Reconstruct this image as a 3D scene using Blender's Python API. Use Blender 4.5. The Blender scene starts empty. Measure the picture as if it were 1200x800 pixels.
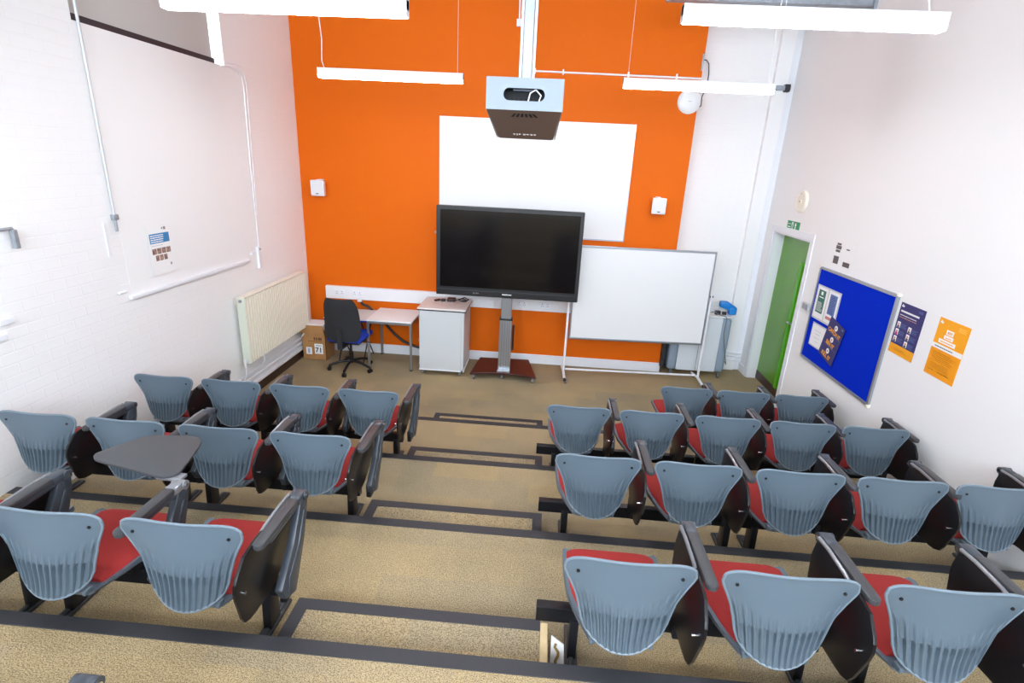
import bpy, bmesh, math, random
from mathutils import Vector, Matrix
random.seed(7)
SC = bpy.context.scene
COL = SC.collection
PI = math.pi

# ------------------------------------------------------------------ materials
def lin(c):
    return tuple(((v/255)/12.92 if v/255 <= .04045 else ((v/255+.055)/1.055)**2.4) for v in c)
MATS = {}
def mat(name, rgb, rough=.5, metal=0., bump=None, spec=.5, emit=None, var=0.0, vscale=6.0, coat=0.0):
    if name in MATS: return MATS[name]
    m = bpy.data.materials.new(name); m.use_nodes = True
    nt = m.node_tree; b = nt.nodes['Principled BSDF']
    c = lin(rgb)
    b.inputs['Base Color'].default_value = (*c, 1)
    b.inputs['Roughness'].default_value = rough
    b.inputs['Metallic'].default_value = metal
    b.inputs['Specular IOR Level'].default_value = spec
    b.inputs['Coat Weight'].default_value = coat
    tc = nt.nodes.new('ShaderNodeTexCoord')
    if var:
        n = nt.nodes.new('ShaderNodeTexNoise'); n.inputs['Scale'].default_value = vscale; n.inputs['Detail'].default_value = 4
        nt.links.new(tc.outputs['Object'], n.inputs['Vector'])
        r = nt.nodes.new('ShaderNodeValToRGB')
        r.color_ramp.elements[0].position = .3; r.color_ramp.elements[1].position = .7
        r.color_ramp.elements[0].color = (*[v*(1-var) for v in c], 1)
        r.color_ramp.elements[1].color = (*[min(1, v*(1+var)) for v in c], 1)
        nt.links.new(n.outputs['Fac'], r.inputs['Fac']); nt.links.new(r.outputs['Color'], b.inputs['Base Color'])
    if bump:
        n = nt.nodes.new('ShaderNodeTexNoise'); n.inputs['Scale'].default_value = bump[0]; n.inputs['Detail'].default_value = 3
        nt.links.new(tc.outputs['Object'], n.inputs['Vector'])
        bp = nt.nodes.new('ShaderNodeBump'); bp.inputs['Strength'].default_value = bump[1]; bp.inputs['Distance'].default_value = .005
        nt.links.new(n.outputs['Fac'], bp.inputs['Height']); nt.links.new(bp.outputs['Normal'], b.inputs['Normal'])
    if emit:
        b.inputs['Emission Color'].default_value = (*lin(emit[0]), 1); b.inputs['Emission Strength'].default_value = emit[1]
    MATS[name] = m
    return m

def carpet():
    m = bpy.data.materials.new('carpet'); m.use_nodes = True; nt = m.node_tree; N = nt.nodes; L = nt.links
    b = N['Principled BSDF']; b.inputs['Roughness'].default_value = .95; b.inputs['Specular IOR Level'].default_value = .1
    tc = N.new('ShaderNodeTexCoord')
    # carpet tiles, each with its own tone
    br = N.new('ShaderNodeTexBrick'); br.offset = .5; br.inputs['Scale'].default_value = 1.0
    br.inputs['Brick Width'].default_value = .5; br.inputs['Row Height'].default_value = .25; br.inputs['Mortar Size'].default_value = 0
    br.inputs['Color1'].default_value = (.0, .0, .0, 1); br.inputs['Color2'].default_value = (1, 1, 1, 1)
    L.new(tc.outputs['Object'], br.inputs['Vector'])
    n1 = N.new('ShaderNodeTexNoise'); n1.inputs['Scale'].default_value = 1.3; n1.inputs['Detail'].default_value = 5; n1.inputs['Roughness'].default_value = .6
    L.new(tc.outputs['Object'], n1.inputs['Vector'])
    # loop pile: fine specks in staggered rows
    v = N.new('ShaderNodeTexVoronoi'); v.inputs['Scale'].default_value = 95
    mp = N.new('ShaderNodeMapping'); mp.inputs['Scale'].default_value = (.8, 1.5, 1)
    L.new(tc.outputs['Object'], mp.inputs['Vector']); L.new(mp.outputs['Vector'], v.inputs['Vector'])
    n2 = N.new('ShaderNodeTexNoise'); n2.inputs['Scale'].default_value = 215; n2.inputs['Detail'].default_value = 3
    L.new(tc.outputs['Object'], n2.inputs['Vector'])
    def ramp(a, ca, bb, cb):
        r = N.new('ShaderNodeValToRGB'); e = r.color_ramp.elements
        e[0].position = a; e[0].color = (*lin(ca), 1); e[1].position = bb; e[1].color = (*lin(cb), 1); return r
    r1 = ramp(.32, (154, 139, 112), .68, (194, 170, 130)); L.new(n1.outputs['Fac'], r1.inputs['Fac'])
    r2 = ramp(0, (160, 149, 126), 1, (188, 165, 122)); L.new(br.outputs['Color'], r2.inputs['Fac'])
    mx = N.new('ShaderNodeMix'); mx.data_type = 'RGBA'; mx.inputs['Factor'].default_value = .5
    L.new(r1.outputs['Color'], mx.inputs['A']); L.new(r2.outputs['Color'], mx.inputs['B'])
    r3 = N.new('ShaderNodeValToRGB'); e = r3.color_ramp.elements
    e[0].position = .38; e[0].color = (.30, .28, .27, 1); e[1].position = .58; e[1].color = (1.12, 1.12, 1.12, 1)
    L.new(n2.outputs['Fac'], r3.inputs['Fac'])
    mu = N.new('ShaderNodeMix'); mu.data_type = 'RGBA'; mu.blend_type = 'MULTIPLY'; mu.inputs['Factor'].default_value = .78
    L.new(mx.outputs['Result'], mu.inputs['A']); L.new(r3.outputs['Color'], mu.inputs['B'])
    L.new(mu.outputs['Result'], b.inputs['Base Color'])
    bp = N.new('ShaderNodeBump'); bp.inputs['Strength'].default_value = .6; bp.inputs['Distance'].default_value = .004
    L.new(v.outputs['Distance'], bp.inputs['Height']); L.new(bp.outputs['Normal'], b.inputs['Normal'])
    return m

def brick_wall(axes):
    """painted brickwork: courses show only as relief"""
    m = bpy.data.materials.new('painted_brick'); m.use_nodes = True; nt = m.node_tree; N = nt.nodes; L = nt.links
    b = N['Principled BSDF']; b.inputs['Roughness'].default_value = .55; b.inputs['Base Color'].default_value = (*lin((243, 243, 243)), 1)
    tc = N.new('ShaderNodeTexCoord'); sp = N.new('ShaderNodeSeparateXYZ'); cb = N.new('ShaderNodeCombineXYZ')
    L.new(tc.outputs['Object'], sp.inputs[0]); L.new(sp.outputs[axes[0]], cb.inputs[0]); L.new(sp.outputs[axes[1]], cb.inputs[1])
    br = N.new('ShaderNodeTexBrick'); br.inputs['Scale'].default_value = 1
    br.inputs['Brick Width'].default_value = .225; br.inputs['Row Height'].default_value = .075
    br.inputs['Mortar Size'].default_value = .006; br.inputs['Mortar Smooth'].default_value = .8
    br.inputs['Color1'].default_value = (.7, .7, .7, 1); br.inputs['Color2'].default_value = (1, 1, 1, 1); br.inputs['Mortar'].default_value = (0, 0, 0, 1)
    L.new(cb.outputs[0], br.inputs['Vector'])
    n = N.new('ShaderNodeTexNoise'); n.inputs['Scale'].default_value = 14; n.inputs['Detail'].default_value = 4
    L.new(tc.outputs['Object'], n.inputs['Vector'])
    ad = N.new('ShaderNodeMath'); ad.operation = 'MULTIPLY_ADD'; ad.inputs[1].default_value = .8
    L.new(n.outputs['Fac'], ad.inputs[0]); L.new(br.outputs['Color'], ad.inputs[2])
    bp = N.new('ShaderNodeBump'); bp.inputs['Strength'].default_value = .30; bp.inputs['Distance'].default_value = .004
    L.new(ad.outputs[0], bp.inputs['Height']); L.new(bp.outputs['Normal'], b.inputs['Normal'])
    return m

M_carpet = carpet()
M_brick = brick_wall((1, 2))
M_brick_f = brick_wall((0, 2))
M_wall = mat('white_wall_paint', (243, 243, 243), .6, bump=(40, .05))
M_ceil = mat('ceiling_paint', (168, 170, 172), .7)
M_orange = mat('orange_wall_paint', (222, 102, 8), .6, bump=(30, .05), spec=.15)
M_gloss = mat('white_gloss_paint', (235, 237, 242), .3)
M_trunk = mat('white_plastic', (236, 236, 238), .35)
M_strip = mat('charcoal_nosing', (52, 52, 56), .55, bump=(300, .3))
M_board = mat('whiteboard_surface', (228, 228, 228), .3)
M_alu = mat('brushed_aluminium', (176, 180, 186), .35, .85)
M_galv = mat('galvanised_steel', (158, 166, 174), .45, .5, var=.12, vscale=20)
M_chrome = mat('chrome', (205, 205, 208), .15, 1)
M_back = mat('blue_grey_plastic', (88, 102, 113), .36, spec=.45)
M_rim = mat('plastic_edge_highlight', (112, 126, 137), .36)  # paler than the shell: highlight along the edge put into the colour
M_red = mat('red_seat_fabric', (158, 36, 33), .85, bump=(500, .3), var=.08, vscale=300)
M_arm = mat('arm_frame_plastic', (56, 62, 70), .32)
M_pad = mat('charcoal_arm_pad', (62, 63, 66), .42, spec=.4)
M_tab = mat('black_tablet_laminate', (20, 18, 20), .34, spec=.35)
M_tabtop = mat('grey_tablet_top', (66, 67, 70), .5)
M_black = mat('black_powder_coat', (24, 25, 29), .35)
M_cap = mat('silver_hinge', (150, 153, 158), .3, .6)
M_hole = mat('dark_screw', (10, 10, 12), .6)
M_dark = mat('dark_plastic', (38, 39, 43), .5)
M_blackfab = mat('black_chair_fabric', (40, 40, 44), .9, bump=(400, .4))
M_bluefab = mat('blue_chair_fabric', (10, 52, 170), .85, bump=(400, .3))
M_screen = mat('black_screen_glass', (16, 14, 15), .12, spec=.5, var=.25, vscale=3)
M_bezel = mat('screen_bezel', (26, 27, 29), .4)
M_base = mat('dark_brown_base', (66, 30, 30), .35)
M_lam = mat('white_laminate', (236, 236, 236), .35)
M_pinklam = mat('pale_pink_laminate', (222, 218, 215), .35)
M_cab = mat('pale_grey_cabinet', (200, 204, 206), .4)
M_card = mat('cardboard', (176, 128, 78), .8, var=.1, vscale=9)
M_paper = mat('white_paper', (243, 243, 243), .7)
M_rad = mat('cream_radiator', (240, 235, 218), .4)
M_radside = mat('radiator_end', (206, 210, 192), .45)
M_brownsk = mat('dark_brown_skirting', (62, 44, 38), .45)
M_green = mat('green_door', (92, 152, 38), .14, spec=.6)
M_green2 = mat('green_reflection', (84, 176, 14), .3)  # brighter than the leaf: reflection put into the colour
M_navy = mat('navy_print', (52, 48, 108), .6)
M_amber = mat('amber_print', (250, 168, 16), .6)
M_felt = mat('blue_felt', (0, 44, 196), .95, spec=.1, bump=(300, .3))
M_sign = mat('sign_green', (20, 140, 84), .5)
M_grn2 = mat('notice_green', (46, 110, 92), .6)
M_bluepr = mat('notice_blue', (96, 122, 176), .6)
M_blue = mat('poster_blue', (58, 134, 190), .6)
M_photo = mat('photo_tones', (150, 120, 108), .6, var=.6, vscale=40)
M_skin = mat('print_skin', (205, 150, 120), .6, var=.3, vscale=60)
M_pink = mat('print_magenta', (214, 40, 130), .6)
M_grey = mat('print_grey', (92, 84, 84), .6)
M_wood = mat('bare_plywood', (222, 196, 150), .7, var=.12, vscale=12)
M_gold = mat('brown_mark', (150, 118, 58), .6)
M_trolley = mat('trolley_white', (214, 220, 226), .4)
M_trolley2 = mat('trolley_grey_blue', (140, 156, 172), .4)
M_bluebr = mat('bright_blue_plastic', (24, 128, 212), .4)
M_proj = mat('projector_casing', (132, 142, 151), .45, .2)
M_projb = mat('projector_underside', (128, 112, 104), .35, .5)
M_cream = mat('cream_plastic', (240, 234, 218), .45)
M_blind = mat('grey_blind_fabric', (196, 192, 188), .9)
M_blindbar = mat('blind_bar', (50, 42, 48), .6)
M_lamp = mat('lamp_diffuser', (255, 255, 255), .5, emit=((250, 251, 255), 40))
M_lampbody = mat('lamp_body', (232, 234, 236), .4)
M_brownitem = mat('dark_brown_plastic', (52, 26, 20), .4)
M_glass = mat('window_glass', (230, 240, 245), .05)
M_greyfoot = mat('grey_caster', (110, 114, 120), .4)

# ------------------------------------------------------------------ mesh builder
class MB:
    def __init__(s): s.bm = bmesh.new()
    def box(s, x0, x1, y0, y1, z0, z1, bev=0, M=None, seg=2):
        r = bmesh.ops.create_cube(s.bm, size=1)
        vs = r['verts']
        for v in vs:
            v.co = Vector(((x0+x1)/2+v.co.x*(x1-x0), (y0+y1)/2+v.co.y*(y1-y0), (z0+z1)/2+v.co.z*(z1-z0)))
        if bev:
            es = list({e for v in vs for e in v.link_edges})
            r2 = bmesh.ops.bevel(s.bm, geom=es, offset=bev, segments=seg, affect='EDGES', profile=.5)
            vs = list({v for f in r2['faces'] for v in f.verts} | {v for v in vs if v.is_valid})
        if M is not None:
            for v in vs: v.co = M @ v.co
        return s
    def cyl(s, p, q, r, n=16, r2=None, caps=True):
        p = Vector(p); q = Vector(q); d = q-p; L = d.length
        rot = d.to_track_quat('Z', 'Y').to_matrix().to_4x4()
        bmesh.ops.create_cone(s.bm, cap_ends=caps, segments=n, radius1=r, radius2=r if r2 is None else r2, depth=L,
                              matrix=Matrix.Translation((p+q)/2) @ rot)
        return s
    def tube(s, pts, r, n=10, closed=False):
        pts = [Vector(p) for p in pts]; rings = []
        N = len(pts)
        prev = None
        for i, p in enumerate(pts):
            a = pts[(i-1) % N] if (i > 0 or closed) else p; b = pts[(i+1) % N] if (i < N-1 or closed) else p
            t = (b-a).normalized()
            if prev is None:
                up = Vector((0, 0, 1)) if abs(t.z) < .9 else Vector((1, 0, 0))
                u = t.cross(up).normalized()
            else:
                u = (prev - t*prev.dot(t)).normalized()
            prev = u; w = t.cross(u)
            rings.append([s.bm.verts.new(p+u*math.cos(k*2*PI/n)*r+w*math.sin(k*2*PI/n)*r) for k in range(n)])
        for i in range(N if closed else N-1):
            A = rings[i]; B = rings[(i+1) % N]
            for k in range(n): s.bm.faces.new((A[k], A[(k+1) % n], B[(k+1) % n], B[k]))
        if not closed:
            s.bm.faces.new(rings[0][::-1]); s.bm.faces.new(rings[-1])
        return s
    def prism(s, pts, d, bev=0):
        """closed 3-D outline pts extruded by vector d"""
        vs = [s.bm.verts.new(Vector(p)) for p in pts]; f = s.bm.faces.new(vs)
        r = bmesh.ops.extrude_face_region(s.bm, geom=[f])
        nv = [v for v in r['geom'] if isinstance(v, bmesh.types.BMVert)]
        for v in nv: v.co += Vector(d)
        if bev:
            es = list({e for v in vs+nv for e in v.link_edges})
            bmesh.ops.bevel(s.bm, geom=es, offset=bev, segments=2, affect='EDGES', profile=.5)
        return s
    def grid(s, rows, close=False):
        V = [[s.bm.verts.new(Vector(p)) for p in r] for r in rows]
        for i in range(len(V)-1):
            for j in range(len(V[0])-1):
                s.bm.faces.new((V[i][j], V[i][j+1], V[i+1][j+1], V[i+1][j]))
        return V
    def lathe(s, prof, n=24, M=None):
        rings = []
        for r, z in prof:
            rings.append([s.bm.verts.new((M or Matrix()) @ Vector((r*math.cos(k*2*PI/n), r*math.sin(k*2*PI/n), z))) for k in range(n)])
        for A, B in zip(rings, rings[1:]):
            for k in range(n): s.bm.faces.new((A[k], A[(k+1) % n], B[(k+1) % n], B[k]))
        s.bm.faces.new(rings[0][::-1]); s.bm.faces.new(rings[-1])
        return s
    def ball(s, c, r, n=12):
        bmesh.ops.create_uvsphere(s.bm, u_segments=n, v_segments=n//2+1, radius=r, matrix=Matrix.Translation(c)); return s
    def build(s, name, m, parent=None, smooth=False, loc=None):
        bmesh.ops.remove_doubles(s.bm, verts=s.bm.verts, dist=1e-6)
        bmesh.ops.recalc_face_normals(s.bm, faces=s.bm.faces)
        me = bpy.data.meshes.new(name); s.bm.to_mesh(me); s.bm.free()
        me.materials.append(m)
        if smooth:
            for p in me.polygons: p.use_smooth = True
            try: me.set_sharp_from_angle(angle=math.radians(38))
            except Exception: pass
        o = bpy.data.objects.new(name, me); COL.objects.link(o)
        if parent is not None: o.parent = parent
        if loc is not None: o.location = loc
        return o

def tag(o, label, cat, group=None, kind=None):
    o['label'] = label; o['category'] = cat
    if group: o['group'] = group
    if kind: o['kind'] = kind
    return o
def thing(name, label, cat, loc=(0, 0, 0), rz=0, group=None):
    o = bpy.data.objects.new(name, None); COL.objects.link(o)
    o.location = loc; o.rotation_euler = (0, 0, rz); o.empty_display_size = .1
    return tag(o, label, cat, group)
def struct(name, mb, m, parent=None, smooth=False):
    o = mb.build(name, m, parent, smooth)
    if parent is None: o['kind'] = 'structure'
    return o
def dup(root, loc=None, label=None, rz=None, group=None):
    r = root.copy(); COL.objects.link(r)
    if loc is not None: r.location = loc
    if rz is not None: r.rotation_euler = (0, 0, rz)
    if label: r['label'] = label
    if group: r['group'] = group
    for ch in list(root.children):
        c = ch.copy(); COL.objects.link(c); c.parent = r
        for g in list(ch.children):
            d = g.copy(); COL.objects.link(d); d.parent = c
    return r
def text_into(name, body, size, M, m, parent, depth=.0006, bold=0.0, align='CENTER'):
    cu = bpy.data.curves.new(name, 'FONT'); cu.body = body; cu.size = size; cu.align_x = align; cu.align_y = 'CENTER'
    cu.extrude = depth; cu.offset = bold
    t = bpy.data.objects.new(name, cu); COL.objects.link(t)
    dg = bpy.context.evaluated_depsgraph_get()
    me = bpy.data.meshes.new_from_object(t.evaluated_get(dg))
    bpy.data.objects.remove(t)
    me.transform(M); me.materials.clear(); me.materials.append(m)
    o = bpy.data.objects.new(name, me); COL.objects.link(o); o.parent = parent
    return o

# ------------------------------------------------------------------ dimensions
XL, XR, YF, YW, YB = -3.283, 2.94, 7.114, 7.45, -2.7
ZC = 5.0
RISE, RUN, T1 = .1909, 1.062, 4.8266
def TY(k): return T1-(k-1)*RUN
def TZ(k): return k*RISE

# ------------------------------------------------------------------ room shell
b = MB(); b.box(XL-.2, XR+.5, T1-.01, YW+.2, -.2, 0)
for k in range(1, 8):
    y1 = TY(k); y0 = TY(k+1) if k < 7 else YB-.1
    b.box(XL-.2, XR+.3, y0-.01, y1, -.2, TZ(k))
fl = struct('floor', b, M_carpet)
# half steps in the aisle
AL, AR = -1.0586, .0936
b = MB()
for k in range(1, 6):
    b.box(AL, AR, TY(k)-.02, TY(k)+.304, TZ(k-1)-.02, TZ(k)-RISE/2)
struct('trim_1', b, M_carpet)
b = MB()
for k in range(1, 8): b.box(XL, XR, TY(k)-.062, TY(k)+.006, TZ(k)-.03, TZ(k)+.004, .002)
struct('trim_2', b, M_strip)
b = MB(); SW = .058
for k in range(1, 6):
    z = TZ(k)-RISE/2; y0 = TY(k)+.006; y1 = TY(k)+.31
    xr = AR-.0 if k == 4 else AR
    b.box(AL, xr, y1-SW-.004, y1, z-.03, z+.004, .002)
    b.box(AL-.004, AL+SW, y0, y1-.001, z-.03, z+.0035)
    if k != 4: b.box(AR-SW, AR+.004, y0, y1-.001, z-.03, z+.0035)
struct('trim_3', b, M_strip)
# bare board on the open side of the fourth half step
b = MB(); b.box(AR, AR+.036, TY(4)+.01, TY(4)+.30, TZ(3), TZ(4)-RISE/2-.002, .003)
struct('trim_4', b, M_wood)

# left wall (painted brick) with a high window opening behind a blind
WY0, WY1, WZ0, WZ1 = 3.852, 5.62, 3.47, 4.7
b = MB()
b.box(XL-.35, XL, YB, WY0, -.2, ZC); b.box(XL-.35, XL, WY1, YW, -.2, ZC)
b.box(XL-.35, XL, WY0-.001, WY1+.001, -.2, WZ0); b.box(XL-.35, XL, WY0-.001, WY1+.001, WZ1, ZC)
struct('wall_left', b, M_brick)
b = MB(); b.box(XL-.001, XL+.0015, 3.93, 5.80, 1.56, 3.46)
struct('trim_5', b, M_wall)
b = MB(); b.box(XL, XL+.03, 3.90, 5.65, 1.518, 1.548, .005)
struct('trim_6', b, M_gloss)
# front wall: white back wall and the proud orange part
b = MB(); b.box(XL-.3, XR+.3, YW, YW+.2, -.2, ZC); struct('wall_front', b, M_brick_f)
XO = 1.724
b = MB(); b.box(XL, XO, YF, YW+.01, -.1, ZC); struct('wall_front_orange', b, M_orange)
b = MB(); b.box(2.675, 2.845, YW-.06, YW+.01, 0, ZC, .004); struct('trim_7', b, M_wall)
b = MB(); b.box(2.845, XR, YW-.02, YW+.01, 0, ZC); struct('trim_8', b, M_gloss)
# right wall with the door opening
DY0, DY1, DZ = 6.13, 7.15, 2.045
b = MB()
b.box(XR, XR+.35, YB, DY0, -.2, ZC); b.box(XR, XR+.35, DY1, YW+.1, -.2, ZC); b.box(XR, XR+.35, DY0-.001, DY1+.001, DZ, ZC)
struct('wall_right', b, M_wall)
b = MB()
b.box(XR+.002, XR+.16, DY1-.022, DY1+.002, 0, DZ); b.box(XR+.002, XR+.16, DY0-.002, DY0+.03, 0, DZ); b.box(XR+.002, XR+.158, DY0+.028, DY1-.02, DZ-.03, DZ+.001)
b.box(XR-.012, XR, DY1-.01, DY1+.07, 0, DZ+.07, .003); b.box(XR-.012, XR, DY0-.07, DY0+.01, 0, DZ+.07, .003); b.box(XR-.014, XR-.0005, DY0-.072, DY1+.072, DZ-.012, DZ+.068, .003)
struct('trim_9', b, M_gloss)
d = thing('door_1', '', 'door', (XR+.13, DY1-.02, 0)); d['kind'] = 'structure'; del d['label']; del d['category']
b = MB(); b.box(0, .045, -(DY1-DY0)+.055, 0, .01, DZ-.035, .002); b.build('door_leaf', M_green, d)
b = MB(); b.box(-.006, 0, -(DY1-DY0)+.06, -.005, .01, .13); b.build('kick_plate', M_brownsk, d)
b = MB(); b.box(-.03, 0, -.70, -.625, .13, 1.74, .004); b.build('pull_handle', M_green2, d)  # upright pull bar, set in from the leaf edge
b = MB(); b.cyl((-.0, -.82, 1.02), (-.06, -.82, 1.02), .011); b.box(-.07, -.052, -.84, -.70, 1.01, 1.032, .006); b.build('door_handle', M_chrome, d, True)
b = MB(); b.box(-.004, 0, -.845, -.795, .94, 1.08, .002); b.build('handle_plate', M_chrome, d)
# back wall with two tall windows, behind the camera
BW = [(-2.9, -1.2), (-.8, .9), (1.2, 2.7)]
b = MB(); z0, z1 = 2.5, 4.6
b.box(XL-.3, XR+.3, YB-.3, YB, -.2, z0); b.box(XL-.3, XR+.3, YB-.3, YB, z1, ZC)
xs = [XL-.3]+[v for w in BW for v in w]+[XR+.3]
for i in range(0, len(xs), 2): b.box(xs[i], xs[i+1], YB-.3, YB, z0-.001, z1+.001)
struct('wall_back', b, M_wall)
b = MB(); b.box(XL-.3, XR+.3, YB-.3, YW+.2, ZC, ZC+.2); struct('ceiling', b, M_ceil)
for i, (x0, x1) in enumerate(BW):
    b = MB()
    for xx in (x0, x1-.05): b.box(xx, xx+.05, YB-.2, YB-.14, z0, z1)
    for zz in (z0, (z0+z1)/2-.025, z1-.05): b.box(x0, x1, YB-.2, YB-.14, zz, zz+.05)
    struct('window_%d' % (i+1), b, M_gloss)
# skirtings
b = MB(); b.box(XL, XO, YF-.018, YF, 0, .135, .004); struct('baseboard_front', b, M_gloss)
b = MB(); b.box(XO, 2.80, YW-.018, YW, 0, .12, .004); b.box(2.80, XR, YW-.03, YW-.02, 0, .12, .003); b.box(XR-.018, XR, DY1+.07, YW, 0, .12, .004)
struct('baseboard_right', b, M_gloss)
b = MB(); b.box(XL, XL+.02, T1, YF, 0, .125, .003); struct('baseboard_left', b, M_brownsk)
# boxed pipe ledge over the left skirting
b = MB(); b.box(XL, XL+.05, T1, YF, .128, .165, .006); struct('trim_10', b, M_gloss)
b = MB(); b.tube([(XL+.03, T1+.02, .225), (XL+.03, YF-.01, .225)], .017); b.tube([(XL+.03, T1+.02, .29), (XL+.03, 5.55, .29), (XL+.03, YF-.01, .29)], .012)
tag(b.build('heating_pipe', M_gloss, smooth=True), 'pair of white heating pipes running along the left wall under the radiator', 'pipe')

# ------------------------------------------------------------------ window in the left wall, blind
w = thing('window_4', '', 'x', (XL-.2, WY0, WZ0)); w['kind'] = 'structure'; del w['label']; del w['category']
wy = WY1-WY0; wz = WZ1-WZ0
b = MB()
for yy in (0, wy/2-.025, wy-.05): b.box(0, .05, yy, yy+.05, 0, wz)
for zz in (0, wz-.05): b.box(0, .05, 0, wy, zz, zz+.05)
b.build('window_frame', M_gloss, w)
bl = thing('roller_blind', 'grey roller blind with black bottom bar high on the left wall', 'blind', (XL-.06, 3.86, WZ0+.03))
b = MB(); b.box(0, .004, 0, 1.655, 0, wz-.12); b.build('blind_fabric', M_blind, bl)
b = MB(); b.box(-.01, .014, -.002, 1.68, -.025, .025, .003); b.build('bottom_bar', M_blindbar, bl)
b = MB(); b.cyl((0, 0, wz-.09), (0, 1.66, wz-.09), .03); b.build('roller', M_alu, bl, True)

# ------------------------------------------------------------------ tablet chairs
def lerp(tab, v):
    if v >= tab[0][0]: return tab[0][1]
    for (a, fa), (c, fc) in zip(tab, tab[1:]):
        if v >= c: return fa+(fc-fa)*(v-a)/(c-a)
    return tab[-1][1]
WTAB = [(.795, .246), (.75, .244), (.71, .231), (.67, .211), (.62, .189), (.57, .174), (.52, .162), (.47, .152), (.40, .140)]
YTAB = [(.80, -.064), (.76, -.062), (.70, -.070), (.62, -.084), (.56, -.092), (.50, -.098), (.45, -.106), (.41, -.114)]
def smooth_tab(tab, v, h=.010): return (lerp(tab, v-h)+2*lerp(tab, v)+lerp(tab, v+h))/4
def zt(s): return .775+.022*s*s-.066*(1-(1-abs(s)**5)**.5)
def zb(s): return .408+.105*(1-math.sqrt(max(0, 1-abs(s)**2.1)))
NF = 13
def back_pt(s, t, fin=True, off=0.):
    z = zt(s)+(zb(s)-zt(s))*t
    x = s*smooth_tab(WTAB, z); y = smooth_tab(YTAB, z)
    wr = max(0., min(1., (z-.60)/.15)); y += (.040+(.010-.040)*wr)*s*s
    if fin:
        u = (s/.92+1)/2*(NF-1); k = min(max(round(u), 0), NF-1); dist = abs(u-k)
        c = abs(k-(NF-1)/2)/((NF-1)/2)
        ztop = .612+.065*c*c; h = max(0., min(1., (ztop-z)/.05))
        ridge = max(0., min(1., (.27-dist)/.12))
        edge = max(0., min(1., (.97-abs(s))/.03))
        pocket = max(0., min(1., (.556-z)/.008)) * max(.0, min(1, (z-zb(s))/.05)) * edge * (.018*max(.30, min(1, (z-.490)/.066)))
        y += pocket*(1-ridge) - .0065*h*ridge*edge*max(0., min(1., (z-zb(s))/.015))
    return Vector((x, y+off, z))
def chair_back():
    b = MB(); NS = 156; NT = 50
    ts = [i/NT for i in range(NT+1)]
    S = [math.sin((j/NS*2-1)*PI/2)*.25+(j/NS*2-1)*.75 for j in range(NS+1)]
    A = b.grid([[back_pt(s, t) for s in S] for t in ts])
    B = b.grid([[back_pt(s, t, False, .009) for s in S] for t in ts])
    per = lambda V: [V[0][j] for j in range(NS)]+[V[i][NS] for i in range(NT)]+[V[NT][j] for j in range(NS, 0, -1)]+[V[i][0] for i in range(NT, 0, -1)]
    p, q = per(A), per(B)
    for i in range(len(p)):
        j = (i+1) % len(p)
        try: b.bm.faces.new((p[i], p[j], q[j], q[i]))
        except ValueError: pass
    return b
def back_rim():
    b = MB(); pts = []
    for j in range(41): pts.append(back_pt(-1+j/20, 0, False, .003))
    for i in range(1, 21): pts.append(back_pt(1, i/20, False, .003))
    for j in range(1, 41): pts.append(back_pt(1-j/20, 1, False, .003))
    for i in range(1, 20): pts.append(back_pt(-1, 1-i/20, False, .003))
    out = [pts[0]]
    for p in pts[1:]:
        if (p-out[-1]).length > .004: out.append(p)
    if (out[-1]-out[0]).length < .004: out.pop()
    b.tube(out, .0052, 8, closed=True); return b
def seat_w(y): return lerp([(.43, .205), (.40, .210), (.32, .210), (.25, .207), (.16, .196), (.08, .172), (0, .140), (-.05, .118)], y)
def seat_z(y): return lerp([(.43, .437), (.38, .446), (.25, .442), (.12, .425), (.04, .410), (-.05, .398)], y)
def seat_mesh(kind):
    b = MB(); rows = []; NU = 20; y00 = .01 if kind == 'cushion' else -.04; ys = [y00+(.40-y00)*i/22 for i in range(23)]
    g = .005 if kind == 'shell' else 0
    def P(u, y, top):
        w = seat_w(y)+g
        if kind == 'cushion': w -= .002+.030*max(0., (.20-y)/.24)
        f = max(0., (y-.372)/.028); w -= .012*f*f
        yy = y+g*(1 if y > .3 else 0) 
        x = u*w
        edge = abs(u)**8
        if kind == 'cushion':
            z = seat_z(y)+ (.006-.022*edge - .012*max(0, (y-.395)/.02)) if top else seat_z(y)-.025
        else:
            z = seat_z(y)-.016 if top else seat_z(y)-.058+.03*edge+.026*max(0, (.15-y)/.19)
            z += .014*edge if top else 0
        return Vector((x, yy, z))
    US = [math.sin((j/NU*2-1)*PI/2) for j in range(NU+1)]
    A = b.grid([[P(u, y, True) for u in US] for y in ys]); B = b.grid([[P(u, y, False) for u in US] for y in ys])
    n, m_ = len(ys)-1, NU
    per = lambda V: [V[0][j] for j in range(m_)]+[V[i][m_] for i in range(n)]+[V[n][j] for j in range(m_, 0, -1)]+[V[i][0] for i in range(n, 0, -1)]
    p, q = per(A), per(B)
    for i in range(len(p)): b.bm.faces.new((p[i], p[(i+1) % len(p)], q[(i+1) % len(p)], q[i]))
    return b
AX = .298
def rounded(poly, it=2, q=.2):
    for _ in range(it):
        out = []
        for i in range(len(poly)):
            a, c = poly[i], poly[(i+1) % len(poly)]
            out += [(a[0]*(1-q)+c[0]*q, a[1]*(1-q)+c[1]*q), (a[0]*q+c[0]*(1-q), a[1]*q+c[1]*(1-q))]
        poly = out
    return poly   # arm centre, right of the chair centre
GROUP = {}
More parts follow.
